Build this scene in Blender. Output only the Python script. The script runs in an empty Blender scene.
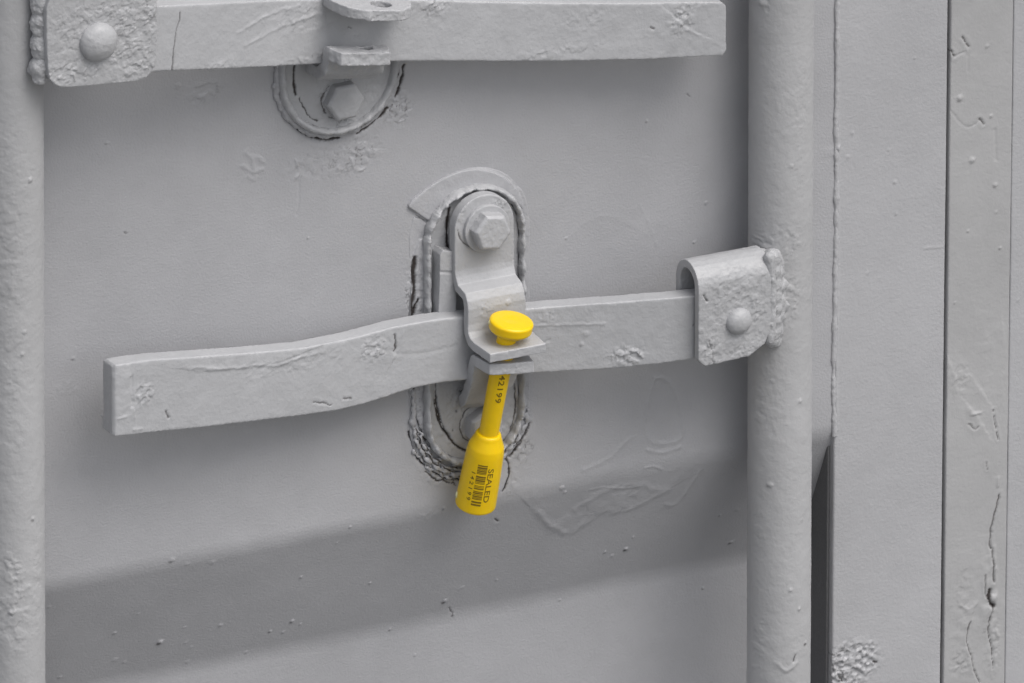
import bpy, bmesh, math, random
import numpy as np
from mathutils import Vector, Matrix
random.seed(4)
C = bpy.context.scene.collection

# ------------------------------------------------------------------ camera, sky, sun, exposure
YAW, ELEV, DIST, MMPX = math.radians(27), math.radians(22), 8.0, 0.000523
W, H = 1024, 683
back = Vector((-math.sin(YAW)*math.cos(ELEV), -math.cos(YAW)*math.cos(ELEV), math.sin(ELEV)))
cam_d = bpy.data.cameras.new('camera'); cam = bpy.data.objects.new('camera', cam_d); C.objects.link(cam)
cam.location = back*DIST
cam.rotation_euler = (-back).to_track_quat('-Z', 'Y').to_euler()
cam_d.sensor_width = 36; cam_d.lens = 36*DIST/(W*MMPX); cam_d.clip_start = 0.1; cam_d.clip_end = 2000
bpy.context.scene.camera = cam
SUN_EL, SUN_ROT = math.radians(58), math.radians(156)
sun_dir = Vector((math.sin(SUN_ROT)*math.cos(SUN_EL), math.cos(SUN_ROT)*math.cos(SUN_EL), math.sin(SUN_EL)))
world = bpy.data.worlds.new('World'); bpy.context.scene.world = world; world.use_nodes = True
wn = world.node_tree.nodes; wl = world.node_tree.links
sky = wn.new('ShaderNodeTexSky'); sky.sky_type = 'NISHITA'; sky.sun_disc = False
sky.sun_elevation = SUN_EL; sky.sun_rotation = SUN_ROT; sky.dust_density = 4; sky.air_density = 1
hs = wn.new('ShaderNodeHueSaturation'); hs.inputs['Saturation'].default_value = 0.36
wl.new(sky.outputs[0], hs.inputs['Color']); wl.new(hs.outputs[0], wn['Background'].inputs[0])
wn['Background'].inputs[1].default_value = 0.13
sd = bpy.data.lights.new('sun', 'SUN'); sd.energy = 1.3; sd.angle = math.radians(42); sd.color = (1, .985, .965)
sun = bpy.data.objects.new('sun', sd); C.objects.link(sun); sun.rotation_euler = sun_dir.to_track_quat('Z', 'Y').to_euler()
sc = bpy.context.scene
sc.view_settings.view_transform = 'Standard'; sc.view_settings.look = 'None'
sc.view_settings.exposure = 0.17; sc.view_settings.gamma = 1.0

# ------------------------------------------------------------------ pixel <-> world helpers (build time only)
_M = cam.rotation_euler.to_matrix(); _R = _M @ Vector((1, 0, 0)); _U = _M @ Vector((0, 1, 0)); _F = -(_M @ Vector((0, 0, 1)))
def P(px, py, ymm):
    """point of the photograph (px, py) on the vertical plane y = ymm millimetres"""
    d = _F*DIST + _R*((px-W/2)*MMPX) - _U*((py-H/2)*MMPX)
    t = (ymm*.001 - cam.location.y)/d.y
    return cam.location + d*t
def X_(px, ymm, py=341): return P(px, py, ymm).x
def Z_(px, py, ymm): return P(px, py, ymm).z

# ------------------------------------------------------------------ numpy noise
def _h(ix, iy, iz, s):
    h = (ix*374761393 + iy*668265263 + iz*1274126177 + s*974634777) & 0xffffffff
    h = ((h ^ (h >> 13))*1274126177) & 0xffffffff
    h = ((h ^ (h >> 15))*2246822519) & 0xffffffff
    return ((h ^ (h >> 16)) & 0xffff)/32767.5 - 1
def _hh(ix, iy, iz, s):
    h = (ix*374761393 + iy*668265263 + iz*1274126177 + s*974634777) & 0xffffffff
    h = ((h ^ (h >> 13))*1274126177) & 0xffffffff
    h = ((h ^ (h >> 15))*2246822519) & 0xffffffff
    return h ^ (h >> 16)
def vnoise(x, y, z, s=0):
    """gradient noise, roughly -1..1; the axes are turned so that no lattice shows"""
    x, y, z = .80*x+.36*y+.48*z+.37, -.60*x+.48*y+.64*z+.71, -.80*y+.60*z+.13
    fx, fy, fz = np.floor(x), np.floor(y), np.floor(z)
    ix, iy, iz = fx.astype(np.int64), fy.astype(np.int64), fz.astype(np.int64)
    dx, dy, dz = x-fx, y-fy, z-fz
    u = dx*dx*dx*(dx*(dx*6-15)+10); v = dy*dy*dy*(dy*(dy*6-15)+10); w = dz*dz*dz*(dz*(dz*6-15)+10)
    r = 0
    for a in (0, 1):
        for b in (0, 1):
            for c in (0, 1):
                h = _hh(ix+a, iy+b, iz+c, s)
                g = (((h & 255)-127.5)*(dx-a)+(((h >> 8) & 255)-127.5)*(dy-b)+(((h >> 16) & 255)-127.5)*(dz-c))/127.5
                r = r+g*(u if a else 1-u)*(v if b else 1-v)*(w if c else 1-w)
    return r*1.5
def fbm(x, y, z, f, s=0, o=3):
    r = 0; a = 1; t = 0
    for k in range(o):
        r = r + a*vnoise(x*f+13.1*k, y*f+7.7*k, z*f+3.3*k, s+k); t += a; a *= .5; f *= 2.03
    return r/t

def chaikin(p, closed=True, n=2):
    p = [tuple(map(float, q)) for q in p]
    for _ in range(n):
        o = [] if closed else [p[0]]; m = len(p) if closed else len(p)-1
        for i in range(m):
            a, b = p[i], p[(i+1) % len(p)]
            o += [tuple(.75*u+.25*v for u, v in zip(a, b)), tuple(.25*u+.75*v for u, v in zip(a, b))]
        if not closed: o.append(p[-1])
        p = o
    return p
# ------------------------------------------------------------------ paint relief: ridges, steps, cracks, dots, flaking patches
def poly_dist(X, Z, pts):
    d = np.full(X.shape, 1e9); sg = np.ones(X.shape)
    for (x0, z0), (x1, z1) in zip(pts[:-1], pts[1:]):
        dx, dz = x1-x0, z1-z0; L = dx*dx+dz*dz+1e-18
        t = np.clip(((X-x0)*dx+(Z-z0)*dz)/L, 0, 1)
        ex, ez = X-(x0+t*dx), Z-(z0+t*dz); dd = np.hypot(ex, ez)
        m = dd < d; d = np.where(m, dd, d); sg = np.where(m, np.sign(dx*ez-dz*ex), sg)
    return d, sg
def relief(X, Z, feats, conv, seed=0):
    """returns displacement in metres towards the viewer, and a 0..1 mask of bare dark cracks, joint shade and dot spots"""
    D = np.zeros(X.shape); K = np.zeros(X.shape)
    for n, f in enumerate(feats):
        kind = f[0]
        if kind in ('ridge', 'crack', 'step', 'groove'):
            pts = [conv(*p) for p in (chaikin(f[1], False, 2) if len(f[1]) > 2 else f[1])]; w = f[2]*MMPX; h = f[3]*.001
            xs = [p[0] for p in pts]; zs = [p[1] for p in pts]; m = 14*w+.004
            sel = (X > min(xs)-m) & (X < max(xs)+m) & (Z > min(zs)-m) & (Z < max(zs)+m)
            if not sel.any(): continue
            x, z = X[sel], Z[sel]; o = np.zeros_like(x)
            wob = f[4] if len(f) > 4 else 1.0
            x2 = x + wob*.00038*fbm(x, z, o, 260, seed+n, 3); z2 = z + wob*.00038*fbm(x, z, o+5, 260, seed+n+50, 3)
            d, s = poly_dist(x2, z2, pts)
            mod = .65+.55*vnoise(x*220, z*220, o+9, seed+n)
            if kind == 'ridge': D[sel] += h*np.exp(-(d/w)**2)*np.clip(mod+.2, .2, 1.3)
            elif kind == 'groove': D[sel] -= h*np.exp(-(d/w)**2)
            elif kind == 'crack':
                ww = .75*w*np.clip(mod*1.15+.35*vnoise(x*900, z*900, o, seed+n), .05, 1.5); g = np.exp(-(d/ww)**2)
                D[sel] -= h*g; D[sel] += .25*h*np.exp(-((d-2.2*w)/(1.2*w))**2)*mod
                K[sel] = np.maximum(K[sel], np.clip(g*1.6-.35, 0, 1)*min(1, f[2]/1.9))
            else:   # step: raised on the right-hand side of the line (sign < 0), fading away from it
                e = np.exp(-d/(7*w)); sm = 1/(1+np.exp(np.clip(s*d/(w*.35), -30, 30)))
                D[sel] += h*sm*e*np.clip(mod+.2, .3, 1.2)
        elif kind == 'dot':
            x0, z0 = conv(*f[1]); r = f[2]*MMPX; h = f[3]*.001
            sel = (abs(X-x0) < 4*r) & (abs(Z-z0) < 4*r)
            d = np.hypot(X[sel]-x0, Z[sel]-z0); d = d*(1+.35*vnoise(X[sel]*1500, Z[sel]*1500, 0*d, seed+n))
            D[sel] += h*np.exp(-(d/r)**4)
            if len(f) > 4:
                d2 = np.hypot(X[sel]-x0+r*.7, Z[sel]-z0+r*.7)
                K[sel] = np.maximum(K[sel], f[4]*np.exp(-(d2/(r*.7))**2))  # dark spot at the dot's lower left
        elif kind == 'patch':      # (kind, centre, rx, rz, amp, freq, dark)
            x0, z0 = conv(*f[1]); rx, rz = f[2]*MMPX, f[3]*MMPX; h = f[4]*.001; fr = f[5]
            q = ((X-x0)/rx)**2+((Z-z0)/rz)**2; sel = q < 2.5
            x, z = X[sel], Z[sel]; o = np.zeros_like(x)
            env = np.exp(-(q[sel]*1.1)**2)*np.clip(.75+.6*fbm(x, z, o+2, fr*.4, seed+n+7, 2), 0, 1.3)
            nz = fbm(x, z, o, fr, seed+n, 3)
            fl = 1/(1+np.exp(-nz*22))                       # flake plateaus with sharp edges
            D[sel] += h*env*(fl-.3)+.4*h*env*fbm(x, z, o+1, fr*2.2, seed+n+3, 2)
            e = np.exp(-(nz*22/1.2)**2)*(fbm(x, z, o+4, fr*.8, seed+n+9, 2) > .12)
            K[sel] = np.maximum(K[sel], f[6]*np.clip(e*env*1.3, 0, 1))
    return D, K

def arc_px(cx, cy, R, a0, a1, n=14, wob=0):
    o = []
    for k in range(n+1):
        a = math.radians(a0+(a1-a0)*k/n); q = R+wob*math.sin(k*2.3)
        x, z = q*math.cos(a), q*math.sin(a); o.append((cx+1.704*x, cy-1.773*z-.325*x))
    return o
# ------------------------------------------------------------------ materials
def nt(name):
    m = bpy.data.materials.new(name); m.use_nodes = True; t = m.node_tree
    return m, t.nodes, t.links, t.nodes['Principled BSDF']
def paint(name, col, var=.05, peel=650, amp=.05, lump=.08, rough=.5, tint=None):
    m, n, l, b = nt(name)
    tc = n.new('ShaderNodeTexCoord')
    def noise(scale, detail, r=.55):
        x = n.new('ShaderNodeTexNoise'); x.inputs['Scale'].default_value = scale; x.inputs['Detail'].default_value = detail
        x.inputs['Roughness'].default_value = r; l.new(tc.outputs['Object'], x.inputs['Vector']); return x
    big = noise(9, 4); mid = noise(60, 5, .65)
    mx = n.new('ShaderNodeMix'); mx.data_type = 'RGBA'
    c2 = tint or tuple(c*(1-var*2.2) for c in col)
    mx.inputs[6].default_value = (*[c*(1+var) for c in col], 1); mx.inputs[7].default_value = (*c2, 1)
    mr = n.new('ShaderNodeMapRange'); mr.inputs[1].default_value = .35; mr.inputs[2].default_value = .68
    l.new(big.outputs[0], mr.inputs[0]); l.new(mr.outputs[0], mx.inputs[0])
    mx2 = n.new('ShaderNodeMix'); mx2.data_type = 'RGBA'; mx2.blend_type = 'MULTIPLY'; mx2.inputs[0].default_value = 1
    mr2 = n.new('ShaderNodeMapRange'); mr2.inputs[1].default_value = .3; mr2.inputs[2].default_value = .7
    mr2.inputs[3].default_value = 1-var; mr2.inputs[4].default_value = 1+var*.4
    l.new(mid.outputs[0], mr2.inputs[0]); cc = n.new('ShaderNodeCombineColor')
    for i in range(3): l.new(mr2.outputs[0], cc.inputs[i])
    l.new(mx.outputs[2], mx2.inputs[6]); l.new(cc.outputs[0], mx2.inputs[7])
    # dark, slightly rusty steel where the paint has cracked open
    at = n.new('ShaderNodeAttribute'); at.attribute_name = 'crack'
    rs = n.new('ShaderNodeMix'); rs.data_type = 'RGBA'; rs.inputs[6].default_value = (.018, .018, .02, 1); rs.inputs[7].default_value = (.045, .032, .026, 1)
    nr = noise(120, 2); l.new(nr.outputs[0], rs.inputs[0])
    # mixed in by the crack mask; joint lines also paint in crevice shade
    mx3 = n.new('ShaderNodeMix'); mx3.data_type = 'RGBA'
    l.new(at.outputs['Fac'], mx3.inputs[0]); l.new(mx2.outputs[2], mx3.inputs[6]); l.new(rs.outputs[2], mx3.inputs[7])
    l.new(mx3.outputs[2], b.inputs['Base Color'])
    rr = n.new('ShaderNodeMapRange'); rr.inputs[3].default_value = rough-.16; rr.inputs[4].default_value = rough+.08
    l.new(mid.outputs[0], rr.inputs[0]); l.new(rr.outputs[0], b.inputs['Roughness'])
    b.inputs['Specular IOR Level'].default_value = .5
    p1 = noise(peel, 2, .5); p2 = noise(170, 3, .5)
    ad = n.new('ShaderNodeMath'); ad.operation = 'MULTIPLY_ADD'; ad.inputs[1].default_value = lump/max(amp, 1e-6)
    l.new(p2.outputs[0], ad.inputs[0]); l.new(p1.outputs[0], ad.inputs[2])
    bp = n.new('ShaderNodeBump'); bp.inputs['Strength'].default_value = 1; bp.inputs['Distance'].default_value = amp*.001
    l.new(ad.outputs[0], bp.inputs['Height']); l.new(bp.outputs[0], b.inputs['Normal'])
    return m
G = (.40, .405, .42)
M = {
 'sheet': paint('grey_sheet_paint', (.425, .425, .440), .03, 820, .2, .1, .5),
 'frame': paint('grey_frame_paint', (.45, .45, .463), .03, 650, .2, .12, .5),
 'post': paint('warm_grey_post_paint', (.43, .429, .432), .04, 500, .15, .14, .5),
 'rod': paint('grey_rod_paint', (.45, .45, .456), .04, 480, .2, .28, .5),
 'bar': paint('grey_handle_paint', (.445, .448, .46), .04, 520, .2, .36, .48),
 'iron': paint('grey_bracket_paint', (.43, .432, .443), .05, 560, .22, .38, .5),
 'hub': paint('grey_hub_paint', (.445, .447, .457), .05, 520, .26, .6, .48),
}
def plastic(name, col, rough=.33, sub=.15, bump=.02):
    m, n, l, b = nt(name)
    tc = n.new('ShaderNodeTexCoord'); x = n.new('ShaderNodeTexNoise'); x.inputs['Scale'].default_value = 250; x.inputs['Detail'].default_value = 4
    l.new(tc.outputs['Object'], x.inputs['Vector'])
    mx = n.new('ShaderNodeMix'); mx.data_type = 'RGBA'; mx.inputs[6].default_value = (*col, 1); mx.inputs[7].default_value = (*[c*.88 for c in col], 1)
    l.new(x.outputs[0], mx.inputs[0]); l.new(mx.outputs[2], b.inputs['Base Color'])
    b.inputs['Roughness'].default_value = rough; b.inputs['Subsurface Weight'].default_value = sub
    b.inputs['Subsurface Radius'].default_value = (1, .6, .1); b.inputs['Subsurface Scale'].default_value = .002
    bp = n.new('ShaderNodeBump'); bp.inputs['Distance'].default_value = bump*.001; l.new(x.outputs[0], bp.inputs['Height']); l.new(bp.outputs[0], b.inputs['Normal'])
    return m
M['yellow'] = plastic('yellow_seal_plastic', (1.0, .655, .001))
M['nub'] = plastic('pale_plastic_nub', (.9, .85, .5))
def flat(name, col, rough=.6):
    m, n, l, b = nt(name)
    x = n.new('ShaderNodeTexNoise'); x.inputs['Scale'].default_value = 900
    mx = n.new('ShaderNodeMix'); mx.data_type = 'RGBA'; mx.inputs[6].default_value = (*col, 1); mx.inputs[7].default_value = (*[c*1.6 for c in col], 1)
    tc = n.new('ShaderNodeTexCoord'); l.new(tc.outputs['Object'], x.inputs['Vector'])
    l.new(x.outputs[0], mx.inputs[0]); l.new(mx.outputs[2], b.inputs['Base Color']); b.inputs['Roughness'].default_value = rough
    return m
M['ink'] = flat('brown_black_ink', (.17, .105, .004))
M['slot_shade'] = flat('slot_shade_grey', (.11, .11, .113), .8)  # dark tone painting the shade in the slot by the right rod
M['concrete'] = flat('grey_concrete', (.12, .118, .112), .9)
M['concrete'].node_tree.nodes['Noise Texture'].inputs['Scale'].default_value = 6

# ------------------------------------------------------------------ objects
def thing(name, label, cat, loc, group=None):
    o = bpy.data.objects.new(name, None); o.empty_display_size = .02; C.objects.link(o)
    o.location = loc; o['label'] = label; o['category'] = cat
    if group: o['group'] = group
    return o
def world_loc(o):
    v = Vector(o.location)
    while o.parent: o = o.parent; v += Vector(o.location)
    return v
def link(name, me, mat, parent=None, label=None):
    o = bpy.data.objects.new(name, me); C.objects.link(o); me.name = name
    me.materials.clear(); me.materials.append(mat)
    me.polygons.foreach_set('use_smooth', np.ones(len(me.polygons), dtype=bool))
    if parent:
        me.transform(Matrix.Translation(-world_loc(parent))); o.parent = parent
    if label: o['label'] = label
    me.update(); return o
def set_crack(me, K):
    a = me.attributes.new('crack', 'FLOAT', 'POINT'); a.data.foreach_set('value', K.astype(np.float32).ravel())
def grid_mesh(X, Y, Z, K=None, wrap=False):
    r, c = X.shape; me = bpy.data.meshes.new('grid')
    co = np.stack([X, Y, Z], -1).reshape(-1, 3).astype(np.float32)
    idx = np.arange(r*c).reshape(r, c)
    if wrap: idx = np.hstack([idx, idx[:, :1]])
    q = np.stack([idx[:-1, :-1], idx[1:, :-1], idx[1:, 1:], idx[:-1, 1:]], -1).reshape(-1, 4)
    me.vertices.add(len(co)); me.vertices.foreach_set('co', co.ravel())
    me.loops.add(q.size); me.loops.foreach_set('vertex_index', q.ravel().astype(np.int32))
    me.polygons.add(len(q)); me.polygons.foreach_set('loop_start', np.arange(0, q.size, 4, dtype=np.int32))
    me.update(calc_edges=True)
    set_crack(me, K if K is not None else np.zeros(r*c)); return me
def spaced(a, b, step, lo, hi, coarse):
    """fine spacing between a and b, coarse outside, down to lo and up to hi"""
    return np.concatenate([np.arange(lo, a-coarse*.5, coarse), np.arange(a, b, step), np.arange(b, hi+coarse, coarse)])
def spaced_geo(a, b, step, lo, hi, g=1.12, mx=.02):
    out = list(np.arange(a, b, step)); s = step; x = out[-1]
    while x < hi: s = min(s*g, mx); x += s; out.append(x)
    s = step; x = out[0]; pre = []
    while x > lo: s = min(s*g, mx); x -= s; pre.append(x)
    return np.array(pre[::-1]+out)

class MB:
    """collects closed solids that are fused by a voxel remesh, like parts under thick paint"""
    def __init__(s): s.bm = bmesh.new()
    def loft(s, rings):
        bm = s.bm; vs = [[bm.verts.new(p) for p in r] for r in rings]; n = len(vs[0])
        for a, b in zip(vs[:-1], vs[1:]):
            for i in range(n): bm.faces.new((a[i], a[(i+1) % n], b[(i+1) % n], b[i]))
        bm.faces.new(vs[0][::-1]); bm.faces.new(vs[-1]); return s
    def prism(s, pts, y0, y1):      # pts: world (x, z); y in mm
        return s.loft([[Vector((x, y0*.001, z)) for x, z in pts], [Vector((x, y1*.001, z)) for x, z in pts]])
    def prism_px(s, px, yf, th):
        pts = [(P(a, b, yf).x, P(a, b, yf).z) for a, b in px]; return s.prism(pts, yf, yf+th)
    def ball(s, c, r, sc=(1, 1, 1)):
        m = Matrix.Translation(c) @ Matrix.Diagonal((r*sc[0], r*sc[1], r*sc[2], 1))
        bmesh.ops.create_icosphere(s.bm, subdivisions=2, radius=1, matrix=m); return s
    def fuse(s, voxel=.4, smooth=4, amp=.12, freq=150, feats=(), yref=0, seed=0, fine=.03, cuts=(), ymax=None):
        bmesh.ops.recalc_face_normals(s.bm, faces=s.bm.faces[:])
        me = bpy.data.meshes.new('tmp'); s.bm.to_mesh(me); s.bm.free()
        # remesh at 1000x so that the voxel size is well inside the modifier's limits
        me.transform(Matrix.Scale(1000, 4))
        o = bpy.data.objects.new('tmp', me); C.objects.link(o)
        tmp = []
        for c, r, hgt in cuts:          # drilled holes, upright
            cb = bmesh.new(); bmesh.ops.create_cone(cb, cap_ends=True, segments=32, radius1=r*1000, radius2=r*1000, depth=hgt*1000, matrix=Matrix.Translation(c*1000))
            cm = bpy.data.meshes.new('c'); cb.to_mesh(cm); cb.free(); co_ = bpy.data.objects.new('c', cm); C.objects.link(co_); tmp.append(co_)
            k = o.modifiers.new('b', 'BOOLEAN'); k.operation = 'DIFFERENCE'; k.object = co_; k.solver = 'EXACT'
        m = o.modifiers.new('r', 'REMESH'); m.mode = 'VOXEL'; m.voxel_size = voxel
        if smooth: k = o.modifiers.new('s', 'SMOOTH'); k.factor = .5; k.iterations = smooth
        dg = bpy.context.evaluated_depsgraph_get(); me2 = bpy.data.meshes.new_from_object(o.evaluated_get(dg))
        bpy.data.objects.remove(o); bpy.data.meshes.remove(me)
        for t_ in tmp: bpy.data.objects.remove(t_)
        me2.transform(Matrix.Scale(.001, 4)); me2.update()
        n = len(me2.vertices); co = np.empty(n*3, np.float32); me2.vertices.foreach_get('co', co); co = co.reshape(-1, 3).astype(float)
        nv = np.empty(n*3, np.float32); me2.vertex_normals.foreach_get('vector', nv); nv = nv.reshape(-1, 3)
        x, y, z = co.T
        d = amp*.001*fbm(x, y, z, freq, seed, 3) + fine*.001*fbm(x, y, z, 900, seed+5, 2)
        conv = lambda a, b: (P(a, b, yref).x, P(a, b, yref).z)
        K = np.zeros(n)
        if feats:
            front = np.clip(-nv[:, 1]*2, 0, 1)*(1 if ymax is None else (y < ymax*.001)); D, K = relief(x, z, feats, conv, seed); d = d+D*front; K = K*front
        co = co + nv*d[:, None]
        me2.vertices.foreach_set('co', co.astype(np.float32).ravel()); set_crack(me2, K); me2.update(); return me2

# ================================================================== the setting
g = grid_mesh(*np.meshgrid(np.linspace(-60, 60, 9), np.linspace(-60, 60, 9)), np.full((9, 9), -1.25))
go = link('ground', g, M['concrete']); go['kind'] = 'structure'

# ------------------------------------------------------------------ container door: corrugated sheet and frame
Z1 = (Z_(45, 586, 0)+Z_(740, 452, 0))/2
REC = 36.0
Z2 = (Z_(125, 681, REC)+Z_(740, 556, REC))/2
print('Z1', Z_(45, 586, 0), Z_(740, 452, 0), 'Z2', Z_(125, 681, REC), Z_(740, 556, REC))
def sheet_y(z):
    w = Z1-Z2; lo = .11; flat_ = .30
    per = flat_+w*2+lo
    u = np.mod(Z1-z, per)     # 0 at Z1, growing downwards
    k = np.interp(u, [0, w, w+lo, 2*w+lo, per], [0, 1, 1, 0, 0])
    return k
def sheet_surface(z):        # rounded by averaging
    z = np.asarray(z, float); s = 0
    offs = np.linspace(-.005, .005, 9)
    for o in offs: s = s+sheet_y(z+o)
    return s/len(offs)*REC*.001
def conv_sheet(a, b):
    y = 0.
    for _ in range(12): p = P(a, b, y*1000); y = float(sheet_surface(p.z))
    return (p.x, p.z)
XF = X_(835, 0, 200)          # where the sheet meets the frame member
xs = spaced_geo(X_(262, 0), X_(748, 0), .00042, X_(262, 0)-.75, XF+.0001)
xs = xs[xs < XF]; xs = np.append(xs, XF)
# medium spacing left of the detailed zone
xl = np.arange(X_(20, 0), X_(262, 0), .0008)
xs = np.concatenate([spaced_geo(xl[0], xl[0]+.003, .001, xl[0]-.6, xl[0]+.002)[:-2], xl[2:], xs[xs >= X_(262, 0)]])
xs = np.unique(np.round(xs, 6))
zs = spaced_geo(Z_(700, 700, 25)-.012, Z_(262, -20, 0)+.0, .00045, -1.0, 1.1)
XX, ZZ = np.meshgrid(xs, zs)
sheet_feats = [
 # blister and drip marks right of the catch
 ('ridge', [(538, 512), (545, 522), (560, 532), (572, 534), (585, 524), (600, 514), (625, 511), (645, 502), (660, 494), (668, 490)], 3.4, .45, 2),
 ('step', [(670, 488), (650, 499), (630, 508), (600, 512), (588, 520), (575, 532), (560, 533), (545, 524), (530, 508)], 3.0, .5, 2),
 ('ridge', [(660, 490), (640, 484), (610, 488), (590, 500), (575, 510)], 4.0, .35, 2),
 ('ridge', [(583, 470), (600, 464), (615, 455), (623, 444), (632, 438)], 2.4, .28),
 ('ridge', [(655, 378), (648, 400), (646, 425), (648, 440), (660, 445), (680, 441), (684, 430), (680, 405), (672, 386), (664, 378), (655, 378)], 2.4, .38),
 ('ridge', [(648, 450), (662, 454), (680, 447)], 2.0, .4), ('ridge', [(645, 468), (655, 466), (662, 470)], 1.3, .4),
 ('ridge', [(700, 470), (690, 485), (680, 500), (672, 506), (666, 504)], 2.6, .4),
 ('ridge', [(590, 490), (605, 487), (622, 489), (640, 486)], 1.6, .3),
 ('patch', (606, 500), 60, 22, .4, 75, 0), ('dot', (553, 527), 8, .3), ('dot', (565, 522), 9, .25),
 ('dot', (562, 488), 2.6, .6), ('dot', (565, 492), 1.6, .5), ('dot', (605, 552), 1.6, .6, .3), ('dot', (626, 549), 2.2, .9, .9), ('dot', (612, 556), 2.0, .4),
 ('dot', (633, 537), 1.2, .6, .3), ('dot', (731, 542), 2.0, .7, .9), ('dot', (720, 515), 1.4, .5, .4), ('dot', (737, 510), 1.4, .5, .4), ('dot', (703, 588), 1.4, .5, .4),
 # specks on the lower slope
 ('dot', (160, 642), 2.6, 1.1, 1.0), ('dot', (115, 633), 1.8, .6, .2), ('dot', (115, 660), 2.6, .4), ('dot', (124, 662), 2.0, .4), ('dot', (186, 642), 1.8, .4),
 ('dot', (191, 647), 1.6, .4), ('dot', (184, 627), 1.4, .4), ('dot', (220, 625), 2.0, .6, .2), ('dot', (270, 631), 1.6, .6, .7), ('dot', (283, 632), 1.6, .5, .1), ('dot', (292, 621), 2.0, .7, .6),
 ('dot', (300, 624), 1.5, .5), ('dot', (301, 577), 1.6, .5, .2), ('dot', (370, 583), 1.5, .5, .3), ('dot', (337, 543), 1.3, .4), ('dot', (172, 560), 2.6, .5, .4), ('dot', (187, 564), 2.2, .3), ('dot', (212, 562), 2.6, .4),
 ('dot', (350, 527), 1.6, .4, .2), ('dot', (390, 629), 1.6, .5, .4), ('dot', (60, 677), 1.8, .5, .2), ('dot', (445, 601), 2.6, .7, .8), ('crack', [(450, 608), (453, 612), (452, 617)], 1.3, .4, 6), ('ridge', [(459, 589), (463, 587)], 1.6, .4), ('dot', (453, 615), 1.6, .6, .6), ('dot', (138, 614), 1.2, .4), ('dot', (246, 652), 2, .3), ('dot', (187, 662), 2.4, .3),
 ('dot', (49, 607), 1.4, .3, .3), ('dot', (497, 580), 1.3, .4, .3), ('dot', (415, 655), 1.3, .4, .2), ('dot', (560, 600), 1.3, .4, .2),
 # marks high on the sheet
 ('ridge', [(246, 152), (250, 158), (256, 156), (262, 162)], 2.2, .45, 3), ('ridge', [(243, 166), (252, 172), (262, 170)], 2.2, .45, 3), ('ridge', [(249, 176), (255, 182), (253, 160)], 2.2, .4, 3),
 ('crack', [(124, 232), (126, 233)], 1.2, .3), ('dot', (107, 143), 1.6, .3, .3), ('dot', (73, 358), 1.8, .4, .4), ('dot', (308, 238), 1.4, .3, .3), ('dot', (178, 86), 3, .3),
 ('patch', (205, 92), 24, 12, .5, 260, .25), ('groove', [(299, 182), (299, 200), (297, 215)], 1.5, .25),
 ('crack', [(687, 94), (690, 97)], 1.0, .4), ('dot', (647, 121), 1.6, .3, .4), ('dot', (706, 203), 2, .4, .1), ('dot', (694, 242), 1.5, .4, .3), ('dot', (566, 238), 1.4, .3, .3),
 ('ridge', [(555, 250), (580, 225), (600, 215), (620, 218), (650, 235)], 3, .08), ('ridge', [(640, 205), (650, 225), (656, 245)], 1.8, .12),
 ('patch', (335, 162), 54, 18, .35, 230, .35), ('patch', (362, 150), 26, 16, .45, 230, .55), ('patch', (305, 168), 18, 10, .35, 230, .2),
 ('crack', arc_px(341, 73, 36.6, 186, 268), 3.6, .8, 3), ('crack', arc_px(341, 73, 36.8, 285, 318), 2.6, .8, 4), ('crack', arc_px(341, 73, 37.0, 330, 356), 2.6, .8, 4),
 ('ridge', [(295, 160), (300, 172), (296, 178)], 1.6, .5, 3), ('ridge', [(352, 160), (356, 172), (364, 168)], 2, .6, 3), ('ridge', [(338, 168), (346, 172), (350, 166)], 1.6, .5, 3),
 # thick old paint around the middle catch
 ('crack', [(414, 262), (412, 275), (414, 290), (411, 303), (409, 318)], 3.0, .9, 2),
 ('crack', arc_px(473, 412, 37.4, 186, 266), 2.8, 1.0, 5), ('crack', arc_px(473, 412, 35.5, 302, 340), 1.6, .8, 5), ('crack', arc_px(473, 412, 40, 225, 255), 1.8, .8, 6),
 ('crack', [(420, 432), (426, 446), (440, 458), (450, 464)], 2.4, 1.0, 3),
 ('crack', [(503, 452), (510, 466), (508, 480), (502, 492)], 2.0, .6, 3), ('crack', [(527, 430), (518, 446), (510, 456)], 2.2, .8, 3),
 ('crack', [(448, 478), (454, 480)], 1.8, .5, 3), ('crack', [(495, 519), (498, 521)], 1.8, .5),
 ('patch', (440, 472), 24, 12, .5, 230, .5), ('patch', (524, 452), 12, 20, .4, 230, .5), ('patch', (512, 482), 12, 18, .3, 200, .2),
 ('patch', (430, 514), 16, 6, .4, 300, .3), ('dot', (444, 508), 2, .5, .4), ('patch', (412, 290), 9, 40, .5, 300, .6), ('patch', (410, 375), 8, 30, .5, 300, .5),
 ('patch', (68, 388), 14, 8, .25, 300, .1), ('patch', (398, 108), 16, 20, .8, 300, .7),
 ('patch', (826, 250), 6, 200, .05, 200, 0), ('ridge', [(830, 150), (833, 153)], 3, .5),
]
D, K = relief(XX.ravel(), ZZ.ravel(), sheet_feats, conv_sheet, 3)
big = fbm(XX.ravel(), ZZ.ravel(), 0*XX.ravel(), 14, 21, 3)*.0010      # the sheet is gently dented
lump = fbm(XX.ravel(), ZZ.ravel(), 0*XX.ravel(), 120, 31, 3)*.00005
YY = sheet_surface(ZZ)-(D+big+lump).reshape(ZZ.shape)
door = thing('container_door', 'painted grey steel container door with a recessed band across its sheet, behind the two rods', 'door', (0, 0, Z_(400, 683, 0)))
link('door_sheet', grid_mesh(XX, YY, ZZ, K), M['sheet'], door)

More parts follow.
